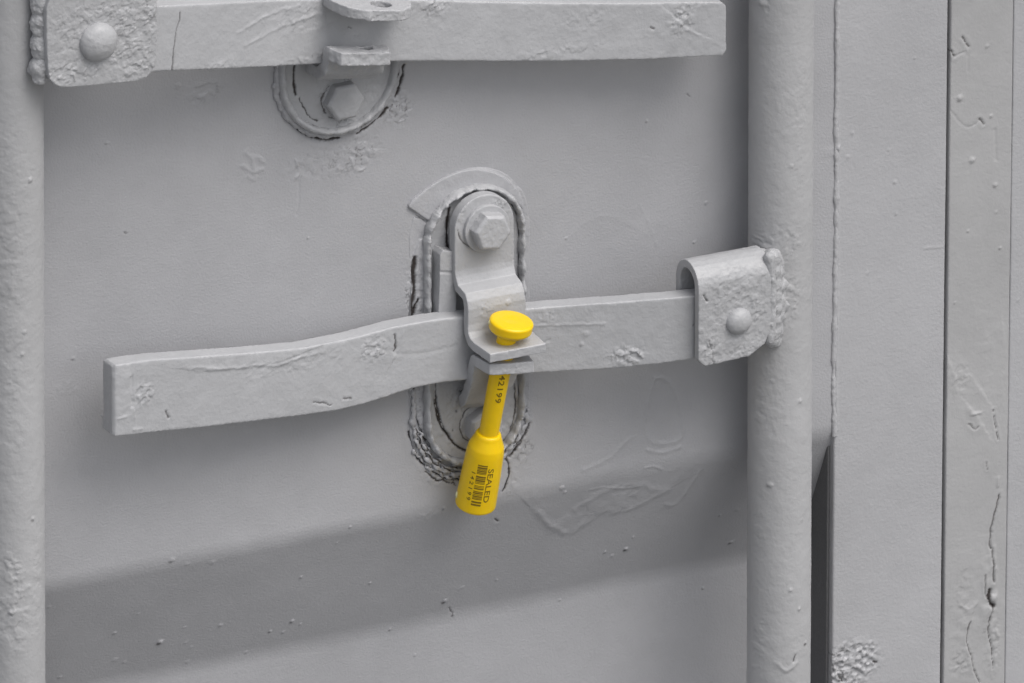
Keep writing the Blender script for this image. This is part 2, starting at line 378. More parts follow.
def slab(name, x0, x1, yf, depth, rad, feats, mat, parent, seed, zlo, zhi, step=.0006, dent=.0004, amp=.00006, zfine=(None, None)):
    """vertical folded steel member: front face with rounded long edges, sides going back"""
    prof = [(x0, yf+depth, -1, 0), (x0, yf+depth*.5, -1, 0)]
    for k in range(8):
        a = k/7*math.pi/2; prof.append((x0+rad-rad*math.cos(a), yf+rad-rad*math.sin(a), -math.cos(a), -math.sin(a)))
    n = int((x1-x0-2*rad)/step)
    for k in range(1, n): prof.append((x0+rad+(x1-x0-2*rad)*k/n, yf, 0, -1))
    for k in range(8):
        a = k/7*math.pi/2; prof.append((x1-rad+rad*math.sin(a), yf+rad-rad*math.cos(a), math.sin(a), -math.cos(a)))
    prof += [(x1, yf+depth*.5, 1, 0), (x1, yf+depth, 1, 0)]
    zs = spaced_geo(zlo, zhi, step, -1.0, 1.1)
    pr = np.array(prof); X0, Zg = np.meshgrid(pr[:, 0], zs); Y0 = np.broadcast_to(pr[:, 1], X0.shape); NX = np.broadcast_to(pr[:, 2], X0.shape); NY = np.broadcast_to(pr[:, 3], X0.shape)
    conv = lambda a, b: (P(a, b, yf*1000).x, P(a, b, yf*1000).z)
    D, K = relief(X0.ravel(), Zg.ravel(), feats, conv, seed); o = 0*D
    d = (D*(np.abs(NY.ravel()) > .5) + dent*fbm(X0.ravel(), Zg.ravel(), o, 18, seed, 3)*np.abs(NY.ravel()) + amp*fbm(X0.ravel(), Zg.ravel(), o, 150, seed+4, 3)).reshape(X0.shape)
    return link(name, grid_mesh(X0+NX*d, Y0+NY*d, Zg, K), mat, parent)
zlo, zhi = Z_(1024, 700, 0)-.01, Z_(815, -15, 0)+.01
frame_feats = [
 ('ridge', [(838, -20), (838, 80), (838, 150), (838, 250), (837, 330), (836, 400), (837, 430)], 1.6, .35, .6),
 ('dot', (836, 148), 4.5, .8, .4), ('dot', (852, 133), 2.4, .3), ('dot', (848, 157), 2, .25), ('dot', (895, 182), 2, .3, .2), ('dot', (896, 214), 1.4, .3, .3), ('dot', (915, 58), 1.5, .3, .1),
 ('dot', (867, 273), 2, .2), ('dot', (889, 150), 1.4, .3), ('ridge', [(925, 248), (944, 247)], 1.2, .25),
 ('patch', (852, 664), 30, 26, 1.6, 330, .55), ('patch', (838, 672), 14, 22, 1.6, 380, .6), ('patch', (868, 650), 12, 8, 1.2, 380, .6),
 ('crack', [(838, 676), (842, 681)], 1.8, .6, 3), ('crack', [(872, 660), (876, 662)], 2.2, .6, 3), ('crack', [(832, 655), (842, 650), (850, 652)], 1.2, .5, 3),
]
XG = X_(944, 0, 340)
slab('door_frame', XF+.0003, XG, -.0006, .045, .0012, frame_feats, M['frame'], door, 60, zlo, zhi)
# lumpy weld seam between sheet and frame
b = grid = None
zz = spaced_geo(zlo, zhi, .0006, -1.0, 1.1); th = np.linspace(0, 2*math.pi, 13)[:-1]
TH, ZW = np.meshgrid(th, zz)
rr = .0011*(1+.45*vnoise(ZW*120, TH*0, TH*0, 3)+.3*vnoise(ZW*420, TH*1.3, TH*0, 8)); rr = np.where(ZW < Z_(835, 436, 0), rr*.04, rr)
xc = XF+.0002+.0008*vnoise(ZW*25, ZW*0, ZW*0, 12); yc = np.where(ZW < Z_(835, 440, 0), sheet_surface(ZW)*.0+.001, -.0002)
link('weld_seam', grid_mesh(xc+rr*np.cos(TH)*1.3, yc+rr*np.sin(TH), ZW, None, True), M['frame'], door)

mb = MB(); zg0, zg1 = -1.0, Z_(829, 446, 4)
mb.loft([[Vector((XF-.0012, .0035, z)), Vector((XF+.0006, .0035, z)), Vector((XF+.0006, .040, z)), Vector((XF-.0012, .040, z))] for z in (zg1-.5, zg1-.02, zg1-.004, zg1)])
link('slot_shade_strip', mb.fuse(.5, 3, .25, 120, (), 4, 55), M['slot_shade'], door)  # dark strip added to stand in for the slot's deep shade
post = thing('corner_post', 'warm grey steel post with cracked flaking paint at the right, beyond the narrow dark gap', 'post', (X_(980, 0), 0, Z_(980, 683, 0)))
post_feats = [
 ('crack', [(993, 410), (995, 425), (998, 440)], 1.1, .7, 1.5),
 ('crack', [(999, 495), (996, 510), (991, 528), (989, 545), (993, 552), (993, 582)], 1.5, .9, 2),
 ('crack', [(993, 605), (990, 620), (987, 632), (992, 645), (993, 668)], 1.4, .9, 2),
 ('crack', [(989, 590), (988, 600), (993, 606)], 4.0, 1.2, 2), ('step', [(996, 570), (997, 600), (992, 612)], 2.4, 1.3, 2),
 ('dot', (991, 598), 4.5, 1.1), ('crack', [(985, 575), (984, 592), (988, 600)], 1.0, .6, 2),
 ('crack', [(970, 622), (966, 634), (967, 645), (971, 655), (974, 672), (980, 683)], 1.3, .7, 3), ('step', [(970, 622), (966, 634), (967, 645), (971, 655), (974, 672), (980, 683)], 2, .8, 3),
 ('ridge', [(960, 605), (968, 610), (976, 603)], 1.6, .4, 2), ('patch', (960, 660), 12, 18, .5, 300, .3), ('patch', (962, 600), 16, 40, .25, 250, .1), ('patch', (992, 640), 10, 50, .4, 250, .2),
 ('step', [(972, 410), (978, 418), (982, 424)], 1.8, .6, 3), ('crack', [(968, 424), (974, 430), (978, 426)], 1.0, .5, 3), ('ridge', [(972, 414), (980, 413)], 1.6, .5, 3),
 ('crack', [(986, 462), (987, 470)], 1.0, .5, 2), ('ridge', [(998, 478), (998, 486)], 1.5, .5), ('ridge', [(996, 630), (998, 636)], 1.6, .6),
 ('crack', [(962, 37), (965, 41), (969, 47)], 1.6, .7, 2), ('crack', [(951, 51), (955, 57)], 1.4, .7, 2), ('groove', [(955, 56), (965, 52)], 1, .3), ('groove', [(968, 55), (968, 72)], 1, .2),
 ('dot', (960, 98), 3.2, .7, .2), ('dot', (972, 160), 3, .7), ('crack', [(979, 119), (984, 124)], 1.6, .7, 2), ('groove', [(950, 110), (962, 125), (970, 128), (980, 121)], 1.0, .25), ('dot', (987, 46), 2, .4), ('dot', (995, 185), 2.4, .5, .2),
 ('dot', (991, 116), 1.8, .5), ('groove', [(995, 130), (996, 160)], 1.4, .3), ('dot', (1000, 248), 1.5, .4, .4), ('dot', (968, 231), 1.3, .4, .3), ('dot', (996, 212), 2, .3),
 ('dot', (955, 303), 1.3, .3, .3), ('step', [(950, 362), (957, 378)], 1.6, .5, 3), ('step', [(972, 376), (984, 394)], 1.8, .5, 3), ('patch', (960, 380), 14, 22, .3, 260, .1), ('patch', (990, 350), 10, 60, .12, 160, 0),
 ('step', [(1004, 330), (1008, 365), (1003, 400)], 2.0, .4),
]
slab('post_face', X_(947, -1), X_(1009, -1), -.0014, .045, .0009, post_feats, M['post'], post, 80, zlo, zhi)
slab('post_flange', X_(1009, -1)+.0003, X_(1009, -1)+.16, -.0010, .045, .0009, [('dot', (1018, 300), 2, .3)], M['frame'], post, 90, zlo, zhi, step=.0009)

# ------------------------------------------------------------------ locking rods
def rod_pipe(parent, c_top, c_bot, yc, r, feats, seed):
    p0, p1 = P(*c_top, yc), P(*c_bot, yc)
    th = np.linspace(0, 2*math.pi, 241)[:-1]; zz = spaced_geo(p1.z-.02, p0.z+.02, .0006, -1.0, 1.1)
    TH, Zg = np.meshgrid(th, zz); t = (Zg-p0.z)/(p1.z-p0.z); xc = p0.x+(p1.x-p0.x)*t
    nx, ny = np.cos(TH), np.sin(TH); X = xc+r*nx; Y = yc*.001+r*ny
    o = seed
    d = .00022*fbm(X, Y, Zg, 60, o, 3)+.00011*fbm(X, Y, Zg, 210, o+3, 3)
    lumps = np.clip(fbm(X, Y, Zg, 150, o+9, 2)-.42, 0, 1)*.0006
    D, K = relief(X.ravel(), Zg.ravel(), feats, lambda a, b: (P(a, b, yc-r*1000*.9).x, P(a, b, yc-r*1000*.9).z), seed)
    fr = (np.clip(-ny*2+.4, 0, 1)).ravel(); d = d+lumps+(D*fr).reshape(d.shape); K = K*fr
    link('rod_pipe', grid_mesh(X+nx*d, Y+ny*d, Zg, K, True), M['rod'], parent)
RODY, RODR = -23.5, .017
rodR = thing('locking_rod', 'upright grey pipe rod right of the yellow seal, with a folded clamp on its left', 'rod', P(778.5, 683, RODY), 'upright locking rods on the door')
rod_pipe(rodR, (781.5, 0), (778.5, 683), RODY, RODR, [
  ('crack', [(754, 120), (757, 126), (755, 133)], 2.0, .8, 2), ('dot', (770, 8), 3, .5), ('groove', [(771, 0), (772, 14)], 1.5, .3), ('dot', (806, 643), 2.0, .4, .9), ('crack', [(794, 654), (792, 660)], 1.6, .5),
  ('ridge', [(777, 664), (785, 672), (795, 662)], 2.2, .5, 3), ('dot', (789, 589), 2, .5), ('dot', (773, 487), 2.4, .5, .3), ('dot', (799, 400), 2.4, .5), ('dot', (798, 608), 2, .5), ('dot', (790, 165), 2.2, .4), ('dot', (755, 447), 2.4, .5, .3),
  ('patch', (778, 245), 30, 20, .45, 250, .08), ('patch', (783, 300), 22, 34, .5, 260, .05), ('patch', (760, 540), 10, 40, .35, 240, .05), ('patch', (768, 400), 20, 60, .25, 220, 0), ('patch', (800, 120), 14, 80, .2, 220, 0), ('patch', (760, 650), 12, 40, .4, 240, 0)], 120)
rodL = thing('locking_rod', 'upright grey pipe rod at the left edge, carrying a large riveted plate', 'rod', P(10, 683, RODY), 'upright locking rods on the door')
rod_pipe(rodL, (10.0, 0), (12.5, 683), RODY, RODR, [
  ('dot', (29, 179), 2.4, .7, .1), ('dot', (21, 353), 2, .5), ('dot', (23, 331), 2, .4), ('ridge', [(20, 590), (27, 586)], 2.5, .5, 2), ('dot', (32, 518), 2, .5, .4), ('dot', (12, 612), 3, .6),
  ('patch', (12, 600), 20, 60, .5, 200, .03), ('patch', (10, 300), 20, 200, .25, 200, 0), ('patch', (36, 580), 8, 60, .3, 240, .05)], 140)

def clamp(parent, xL, xR, zTop, zBot, yF, yB, th, outline=None, feats=(), seed=0, amp=.25):
    """plate folded over at its top: front leaf, arch and back leaf; the handle ends inside it"""
    mb = MB(); R = (yB-yF)/2*.001; cy = (yF+yB)/2*.001; t = th*.001; cz = zTop-R
    arc = []
    for k in range(13): a = math.pi*k/12; arc.append((cy-R*math.cos(a), cz+R*math.sin(a)))
    for k in range(13): a = math.pi*(12-k)/12; arc.append((cy-(R-t)*math.cos(a), cz+(R-t)*math.sin(a)))
    drop = cz-.006
    arc = [(cy-R, drop)]+arc[:13]+[(cy+R, drop), (cy+R-t, drop)]+arc[13:]+[(cy-R+t, drop)]
    mb.loft([[Vector((x, y, z)) for y, z in arc] for x in (xL, xR)])
    mb.prism(outline or [(xL, cz), (xR, cz), (xR, zBot+.014), (xR-.004, zBot+.006), (xR-.013, zBot+.001), (xL+.004, zBot), (xL, zBot+.004)], yF, yF+th)
    mb.prism([(xL, cz), (xR, cz), (xR, zBot+.01), (xL, zBot+.01)], yB-th, yB)
    me = mb.fuse(.42, 4, amp, 170, feats, yF, seed, ymax=yF+8)
    return link('hub_clamp', me, M['hub'], parent)
def rivet(parent, px, py, yf, r, h, seed):
    c = P(px, py, yf); n = 64
    th = np.linspace(0, 2*math.pi, n+1)[:-1]; ph = np.concatenate([np.linspace(0.02, math.pi/2, 40), [math.pi/2+.001]])
    TH, PH = np.meshgrid(th, ph); rad = r*np.sin(PH); hh = h*np.cos(PH)**.9
    hh[-1] = -.003
    X = c.x+rad*np.cos(TH); Z = c.z+rad*np.sin(TH); Y = c.y-hh
    k = 1+.05*fbm(X, Y, Z, 160, seed, 3)
    X = c.x+(X-c.x)*k; Z = c.z+(Z-c.z)*k; Y = c.y+(Y-c.y)*k
    me = grid_mesh(X, Y, Z, None, True); return link('rivet', me, M['hub'], parent)
def weld(parent, pts, mat='hub', seed=0, amp=.5, sm=4):
    mb = MB()
    for p, r in pts: mb.ball(p, r)
    return link('weld_bead', mb.fuse(.4, sm, amp, 230, (), 0, seed, .22), M[mat], parent)
YF, YB = -54, -28
clR = clamp(rodR, X_(698.5, YF), X_(771, YF), Z_(687, 262, -43), Z_(703, 367, YF), YF, YB, 4.6, None, [
   ('patch', (735, 290), 50, 22, .45, 230, .25), ('patch', (745, 345), 30, 16, .5, 250, .1), ('patch', (712, 352), 14, 18, .7, 260, .35), ('patch', (757, 310), 14, 18, .5, 260, .3), ('patch', (730, 325), 50, 40, .25, 260, .1),
   ('crack', [(704, 296), (707, 300)], 1.6, .6, 3), ('crack', [(708, 341), (711, 350)], 1.0, .4, 4), ('crack', [(714, 365), (712, 352)], .8, .4, 4)], 200, .3)
rivet(rodR, 738.5, 321, YF, .0072, .0050, 5)
wp = []
rw = random.Random(3)
def on_rod(px, py, out=0.0):     # a point on the right rod's surface
    xc_r = P(781.5-3*py/683, py, RODY).x; y = -42.
    for _ in range(8):
        q = P(px, py, y); y = RODY-math.sqrt(max(RODR**2-(q.x-xc_r)**2, 1e-6))*1000
    return P(px, py, y-out)
for k in range(80):
    a = k/79; w = 4*math.sin(a*3.0); q = on_rod(773+w*.8, 256+84*a, .5); e = P(769+w*.4, 257+82*a, -51)
    wp.append((e, .0031)); wp.append((q.lerp(e, .5), .0046+.0003*math.sin(k*.55)))
    wp.append((q, .0045+.0004*math.sin(k*.47+1)))
    if .03 < a < .75: wp.append((on_rod(778+w+1.2*math.sin(k*.31), 258+82*a, -2.2), .0036+.0004*math.sin(k*.6)))
for k in range(34): wp.append((on_rod(752+.8*k, 256+1.0*math.sin(k*.4), -1.8), .0036+.0003*math.sin(k*.7)))
for k in range(16): wp.append((P(746+1.6*k, 257, -42.5), .0028))
weld(rodR, wp, 'hub', 210, .55, 12)
# left hub plate
xl_, xr_ = X_(47, YF), X_(157, YF)
out = [(P(a, b, YF).x, P(a, b, YF).z) for a, b in chaikin([(46, -30), (157, -30), (157.5, 40), (156.5, 55), (155, 65), (151.5, 73), (146, 78.5), (138, 81.5), (110, 84), (80, 87), (62, 88), (53, 84), (47, 74)])]
clamp(rodL, xl_, xr_, P(100, -45, YF).z+.01, P(100, 82, YF).z, YF, YB, 4.6, out, [
   ('patch', (130, 40), 34, 44, .6, 260, .3), ('patch', (100, 20), 50, 26, .5, 260, .35), ('patch', (75, 72), 34, 14, .8, 300, .3), ('patch', (140, 70), 20, 14, .6, 280, .25), ('patch', (150, 10), 10, 20, .8, 280, .4), ('patch', (65, 40), 18, 30, .3, 260, .1)], 230, .25)
rivet(rodL, 98, 41.5, YF, .0103, .0068, 15)
weld(rodL, [(P(40.5+rw.uniform(-1.0, 1.0), -22+k*2.6, -45.5), .0049+.0007*math.sin(k*.78)+rw.uniform(-.0004, .0004)) for k in range(38)] + [(P(40, 77, -46), .0042), (P(34, 70, -43), .0034)], 'hub', 240, 1.0, 7)

# ------------------------------------------------------------------ handles: flat bars
def bar(name, stations, th, feats, seed, yref, label, group, voxel=.5):
    rings = []
    for px, pt, pb, y in stations:
        a, b_ = P(px, pt, y), P(px, pb, y); d = Vector((0, th*.001, 0))
        rings.append([a, b_, b_+d, a+d])
    # extra stations by interpolation keep the bend soft
    fine = []
    for r0, r1 in zip(rings[:-1], rings[1:]):
        for k in range(6): fine.append([p.lerp(q, k/6) for p, q in zip(r0, r1)])
    fine.append(rings[-1])
    mb = MB(); mb.loft(fine); me = mb.fuse(voxel, 12, .28, 90, feats, yref, seed)
    mid = P(stations[len(stations)//2][0], stations[len(stations)//2][2], yref)
    root = thing(name, label, 'handle', mid, group)
    link('handle_bar', me, M['bar'], root); return root
bar('door_handle', [(109.0, 366.5, 432.5, -35.5), (111.5, 367, 435.5, -38.5), (115.5, 365, 437, -40.2), (150, 360, 433, -38), (200, 356.5, 428, -34), (250, 353, 422, -30), (300, 348.5, 416, -26), (335, 342, 411, -23), (365, 335, 404, -21), (390, 328, 396, -20), (415, 323, 388, -20), (440, 319, 383, -20), (470, 316, 380, -20),
                    (500, 312, 377, -21), (530, 308.5, 373.5, -24), (570, 305.5, 371.5, -29), (620, 302, 368, -36), (660, 299, 364, -42), (693, 296, 359.5, -47), (712, 294, 358, -49)], 11, [
   ('step', [(420, 330), (395, 334), (340, 345), (318, 352), (290, 361), (265, 366), (230, 367), (205, 370), (180, 366)], 1.3, .5, 2.5),
   ('ridge', [(190, 364), (225, 368), (262, 366), (282, 367), (300, 360), (330, 356)], 1.7, .4, 3),
   ('step', [(123, 372), (124, 385), (126, 399)], 2.6, .9, 1), ('groove', [(124, 371), (124, 400)], 1.6, .6, .6), ('patch', (136, 388), 14, 12, .9, 300, .05),
   ('crack', [(160, 407), (163, 413)], 1.4, .5, 2), ('ridge', [(110, 412), (118, 410)], 1.4, .4), ('ridge', [(126, 424), (135, 423)], 1.4, .4),
   ('crack', [(403, 342), (405, 350), (402, 357)], 1.6, .5, 4), ('groove', [(403, 327), (410, 330), (408, 350), (404, 360)], 2.0, .5, 2), ('step', [(405, 327), (412, 335), (411, 350), (405, 361)], 2, .6, 2),
   ('patch', (382, 355), 16, 14, .7, 420, .3), ('crack', [(318, 405), (328, 407), (336, 409)], 1.3, .5, 3), ('crack', [(350, 403), (358, 404)], 1.3, .4, 3), ('patch', (300, 365), 70, 12, .3, 220, 0),
   ('crack', [(437, 318), (448, 317), (454, 319)], 1.3, .6, 1), ('patch', (447, 320), 12, 4, .5, 300, .2), ('patch', (620, 352), 18, 12, .9, 300, .6), ('ridge', [(610, 362), (618, 348), (628, 345), (634, 352)], 1.6, .6, 3),
   ('crack', [(529, 340), (527, 350)], 1.6, .4, 2), ('groove', [(548, 345), (553, 342)], 1.3, .3), ('ridge', [(535, 330), (560, 326), (600, 322)], 1.6, .3, 2), ('crack', [(538, 308), (544, 307), (548, 310)], 1.3, .5, 2), ('patch', (550, 320), 14, 10, .3, 280, .1),
   ('dot', (585, 333), 3.4, .35), ('dot', (581, 344), 2, .3, .3), ('crack', [(678, 315), (682, 308), (684, 312)], 1.2, .4, 3), ('patch', (660, 360), 24, 5, .3, 280, .1), ('groove', [(400, 357), (412, 362), (440, 358), (465, 352)], 2.4, .2, 2)], 300, -30,
   'bent flat grey handle bar crossing the middle of the door behind the yellow seal', 'flat bar door handles')
bar('door_handle', [(130, 9, 75, -50), (160, 6, 71.5, -48), (200, 4, 70, -44), (240, 2, 68.5, -38), (280, 0, 66.5, -32), (320, -1, 64, -27), (370, -1, 62, -25), (430, 0, 61.5, -25), (500, 2, 61.5, -25), (560, 3, 61.5, -26), (640, 3, 60, -28), (690, 2, 57.5, -30), (722, 2, 56, -31), (726.5, 6, 51, -31)], 11, [
   ('patch', (590, 22), 30, 12, .35, 220, .05), ('patch', (682, 22), 14, 14, 1.0, 260, .5), ('step', [(675, 18), (684, 26), (692, 30)], 1.8, .8, 3), ('patch', (690, 6), 20, 6, .6, 300, .3), ('patch', (440, 10), 40, 14, .4, 240, .3), ('crack', [(652, 29), (655, 30)], 1.3, .4, 3),
   ('crack', [(166, 2), (166, 10), (162, 22), (159, 45), (158, 62)], 1.2, .5, 1.5), ('patch', (440, 8), 14, 8, .8, 300, .4), ('patch', (310, 20), 40, 20, .4, 200, .1), ('patch', (200, 62), 40, 6, .5, 300, .25), ('patch', (300, 62), 34, 5, .5, 300, .3), ('patch', (560, 55), 60, 6, .4, 240, .1),
   ('ridge', [(240, 40), (290, 22), (325, 15)], 2, .35, 3), ('ridge', [(230, 28), (270, 10), (300, 6)], 2, .35, 3), ('groove', [(375, 0), (500, 3), (640, 2)], 2, .2, 2), ('crack', [(352, 30), (355, 31)], 1.2, .4)], 330, -30,
   'straight flat grey handle bar along the top, above the round-ended catch', 'flat bar door handles')

# ------------------------------------------------------------------ handle catches
def stadium(cx, zt, zb, r, n=40):
    pts = []
    if zt is None: zt = zb
    for k in range(n+1): a = math.pi*k/n; pts.append((cx+r*math.cos(a), zt+r*math.sin(a)))
    for k in range(n+1): a = math.pi+math.pi*k/n; pts.append((cx+r*math.cos(a), zb+r*math.sin(a)))
    return pts
def hex_bolt(parent, px, py, yf, r, h, rot, seed, washer=None, k_amp=.12):
    c = P(px, py, yf)
    if washer:
        mb = MB(); mb.prism([(c.x+washer*math.cos(a), c.z+washer*math.sin(a)) for a in np.linspace(0, 2*math.pi, 41)[:-1]], yf-2.4, yf+1)
        link('washer', mb.fuse(.3, 3, .12, 200, (), yf, seed+2), M['iron'], parent); yf -= 2.4
    mb = MB(); y = yf*.001
    ring = lambda rr, yy: [Vector((c.x+rr*math.cos(rot+i*math.pi/3), yy, c.z+rr*math.sin(rot+i*math.pi/3))) for i in range(6)]
    mb.loft([ring(r, y+.002), ring(r, y-h*.8), ring(r*.86, y-h)])
    return link('hex_bolt', mb.fuse(.26, 20, k_amp, 240, (), yf, seed), M['iron'], parent)
def strip(path, xc, w, th, mb=None, taper=None, xs=None):
    """plate bent in the y-z plane: path = front surface (y mm, z m); th to the rear"""
    mb = mb or MB(); n = len(path); rings = []
    for i, (y, z) in enumerate(path):
        a = Vector((path[max(i-1, 0)][0]*.001, path[max(i-1, 0)][1])); b_ = Vector((path[min(i+1, n-1)][0]*.001, path[min(i+1, n-1)][1]))
        t = (b_-a).normalized(); nn = Vector((-t.y, t.x))     # rear side of a downward path
        if nn.x < 0 and abs(nn.x) > abs(nn.y): nn = -nn
        hw = (w if taper is None else taper[i])/2*.001; cx = xc if xs is None else xs[i]
        y0, z0 = y*.001, z; y1, z1 = y0+nn.x*th*.001, z0+nn.y*th*.001
        rings.append([Vector((cx-hw, y0, z0)), Vector((cx+hw, y0, z0)), Vector((cx+hw, y1, z1)), Vector((cx-hw, y1, z1))])
    mb.loft(rings); return mb
def drill(me_obj, centre, r, depth=.03, axis='Z'):
    pass

# --- middle catch
catch = thing('handle_catch', 'oval grey catch with a bolted hinged hasp, holding the yellow seal in its two tabs', 'catch', P(476, 470, 0), 'catches that hold the handles')
cx = X_(476, -5); zt = Z_(476, 238, -5); zb = Z_(476, 414, -5)
mb = MB(); mb.prism(stadium(X_(471, -2), Z_(471, 232, -2), Z_(471, 416, -2), .0352), -.5, 2)
mb.prism_px(chaikin([(409, 208), (409, 205), (420, 194), (440, 180), (465, 169), (490, 170), (512, 181), (523, 198), (524, 212), (518, 204), (500, 192), (478, 187), (462, 190), (447, 202), (438, 214), (434, 222), (431, 222), (421, 216), (413, 210)], True, 3), -2.0, 4)
mb.prism_px([(412, 262), (420, 240), (434, 238), (438, 300), (438, 400), (446, 436), (466, 452), (464, 464), (440, 456), (422, 436), (413, 405), (410, 330)], -1.5, 4)
link('base_pad', mb.fuse(.42, 7, .5, 80, [
   ('crack', [(415, 258), (413, 275), (415, 290), (412, 303), (410, 320)], 4.6, .9, 3), ('crack', [(418, 300), (413, 318)], 3, .9, 3), ('crack', [(433, 226), (428, 240), (427, 262), (427, 280)], 2.0, .6, 2), ('groove', [(421, 262), (422, 285), (421, 312)], 2, .5, 2),
   ('crack', [(414, 385), (414, 410), (420, 432), (432, 448), (446, 458)], 2.6, 1, 3), ('crack', [(437, 385), (437, 410), (440, 428), (452, 440), (462, 448)], 2.6, 1, 3),
   ('crack', [(411, 214), (421, 219), (430, 224)], 1.6, .4, 1),  # dark line under the flap's edge, its step shadow put into colour
   ('patch', (422, 420), 12, 50, .6, 240, .5), ('patch', (527, 420), 8, 40, .6, 240, .6), ('patch', (424, 300), 10, 50, .5, 240, .3), ('patch', (520, 190), 14, 20, .3, 240, 0)], -2, 400), M['sheet'], catch)
mb = MB(); mb.prism(stadium(cx, zt, zb, .0262), -2.2, 2)
link('base_plate', mb.fuse(.4, 4, .25, 120, [('crack', [(436, 385), (437, 410), (442, 428), (452, 438)], 2.0, .8, 2), ('crack', [(451, 210), (448, 225), (449, 250)], 3.2, .5, 1), ('crack', [(436, 385), (440, 420), (452, 442), (466, 452), (480, 456)], 2.2, .8, 2), ('crack', [(516, 385), (518, 410), (512, 432)], 1.6, .6, 2), ('patch', (470, 395), 16, 14, .5, 300, .9), ('patch', (470, 420), 40, 40, .5, 240, .25), ('crack', arc_px(481, 424, 11.4, 90, 230), 1.5, .5, 3), ('dot', (459, 411), 2, -.4, .8), ('dot', (455, 430), 1.6, -.4, .8),  # the wide line left of the hasp paints in the rib's shadow
   ('patch', (510, 420), 18, 40, .3, 240, .1)], -4, 410), M['iron'], catch)
def ring_mesh(cx, zt, zb, R, w, y, h, seed, amp=.5, mod=.2, feats=()):
    mb = MB(); pts = stadium(cx, zt, zb, R, 60); n = len(pts)
    for i in range(0, n, 1):
        x, z = pts[i]; nx_, nz_ = pts[(i+1) % n]; L = math.hypot(nx_-x, nz_-z); m = max(1, int(L/.0006))
        for k in range(m):
            t = k/m; q = .5+.5*math.sin(i*.9+seed)*math.sin(i*.37+k*.3)
            mb.ball(Vector((x+(nx_-x)*t, y*.001, z+(nz_-z)*t)), w*(1+mod*(q-.5)), (1, h/(w*1000), 1))
    return mb.fuse(.4, 3, amp, 220, feats, y, seed, .08)
link('rim_bead', ring_mesh(cx, zt, zb, .0276, .0017, -3.2, 3.6, 420, .7, .5, [('crack', [(436, 262), (435, 285), (435, 312)], 2.4, .5, 1), ('crack', [(437, 385), (439, 415), (452, 440), (466, 450)], 2.4, .5, 1.5), ('crack', [(431, 232), (429, 240), (428, 252)], 1.4, .4, 2), ('crack', [(447, 203), (460, 196), (476, 190), (492, 191)], 1.6, .4, 1)]), M['iron'], catch)
mb = MB(); rc = random.Random(9); zt3, zb3, xc3 = Z_(473, 233, -2), Z_(473, 412, -2), X_(473, -2)
def crust(a0, a1, n, zc_, R, w0, w1, y=-1.6, gap=.1):
    for k in range(n):
        if rc.random() < gap: continue
        a = math.radians(a0+(a1-a0)*k/n); q = R+rc.uniform(-.0012, .0012)
        mb.ball(Vector((xc3+q*math.cos(a), y*.001, zc_+q*math.sin(a))), rc.uniform(w0, w1), (1, .85, 1))
def torn(a0, a1, R, w, seed, y=-1.4, k0=0):
    n = int(abs(a1-a0)*1.6)
    for k in range(n):
        a = math.radians(a0+(a1-a0)*k/n); q = R+.0009*math.sin(k*.21+seed)+.0005*math.sin(k*.63+seed*2)
        mb.ball(Vector((xc3+q*math.cos(a), y*.001, zb3+q*math.sin(a))), w*(.8+.35*math.sin(k*.37+seed)), (1, .95, 1))
torn(178, 300, .0345, .0015, 1); torn(190, 285, .0318, .0012, 4, -2.2); torn(205, 262, .0368, .0011, 7, -.7)
torn(302, 352, .0334, .0013, 2); torn(262, 300, .0325, .0012, 5)
for k in range(36): mb.ball(Vector((xc3-.0345+.0004*math.sin(k*.7), -.0014, zb3+.0005*k)), .0013, (1, .95, 1.2))
link('seal_bead', mb.fuse(.36, 3, .6, 300, [('crack', arc_px(473, 412, 33.2, 185, 262), 1.9, .8, 4), ('crack', arc_px(473, 412, 36.4, 192, 270), 1.6, .8, 5), ('crack', arc_px(473, 412, 31, 195, 280), 2.0, .8, 2), ('crack', arc_px(473, 412, 35, 305, 345), 2.2, .8, 4)], -2, 430, .15), M['sheet'], catch)
# upright tooth left of the hasp
mb = MB(); mb.prism_px([(440, 255), (443, 250.5), (454, 252), (457, 256), (456, 273), (457, 330), (438, 330), (440, 273)], -11, 9)
link('stop_tooth', mb.fuse(.35, 4, .2, 180, [('groove', [(436, 272), (455, 273)], 1.6, .5)], -11, 440), M['iron'], catch)
# hasp: rounded plate, joggle over the bar, flange with the seal through it
xh = X_(484.5, -14); RW = .0173; zc = Z_(484.5, 226, -14); hm = MB()
hm.prism([(xh+RW*math.cos(a), zc+RW*math.sin(a)) for a in np.linspace(0, math.pi, 31)]+[(xh-RW, zc-.018), (xh+RW, zc-.018)], -14, -7.5)
z0 = zc-.012; zj0 = Z_(470, 274, -14); zj1 = Z_(478, 301, -27); zl = Z_(467, 335, -27)
zl -= .0006
path = [(-14, z0), (-14, zj0+.003), (-14.6, zj0), (-16.5, zj0-.004), (-23.5, zj1+.004), (-26, zj1), (-27, zj1-.004), (-27, zl+.006), (-27.8, zl+.002), (-30, zl-.0006), (-34, zl-.0012), (-50, zl-.0022)]
xl2 = X_(497, -27)
xx = [xh, xh, xh+(xl2-xh)*.1, xh+(xl2-xh)*.3, xh+(xl2-xh)*.8, xl2, xl2, xl2, xl2, xl2, xl2, xl2+.0006]
tw = [34.6, 34.6, 34.4, 34, 33.5, 33.5, 33.5, 34, 34.4, 34.4, 34.4, 32.5]
strip(path, xh, 34, 5.2, hm, tw, xx)
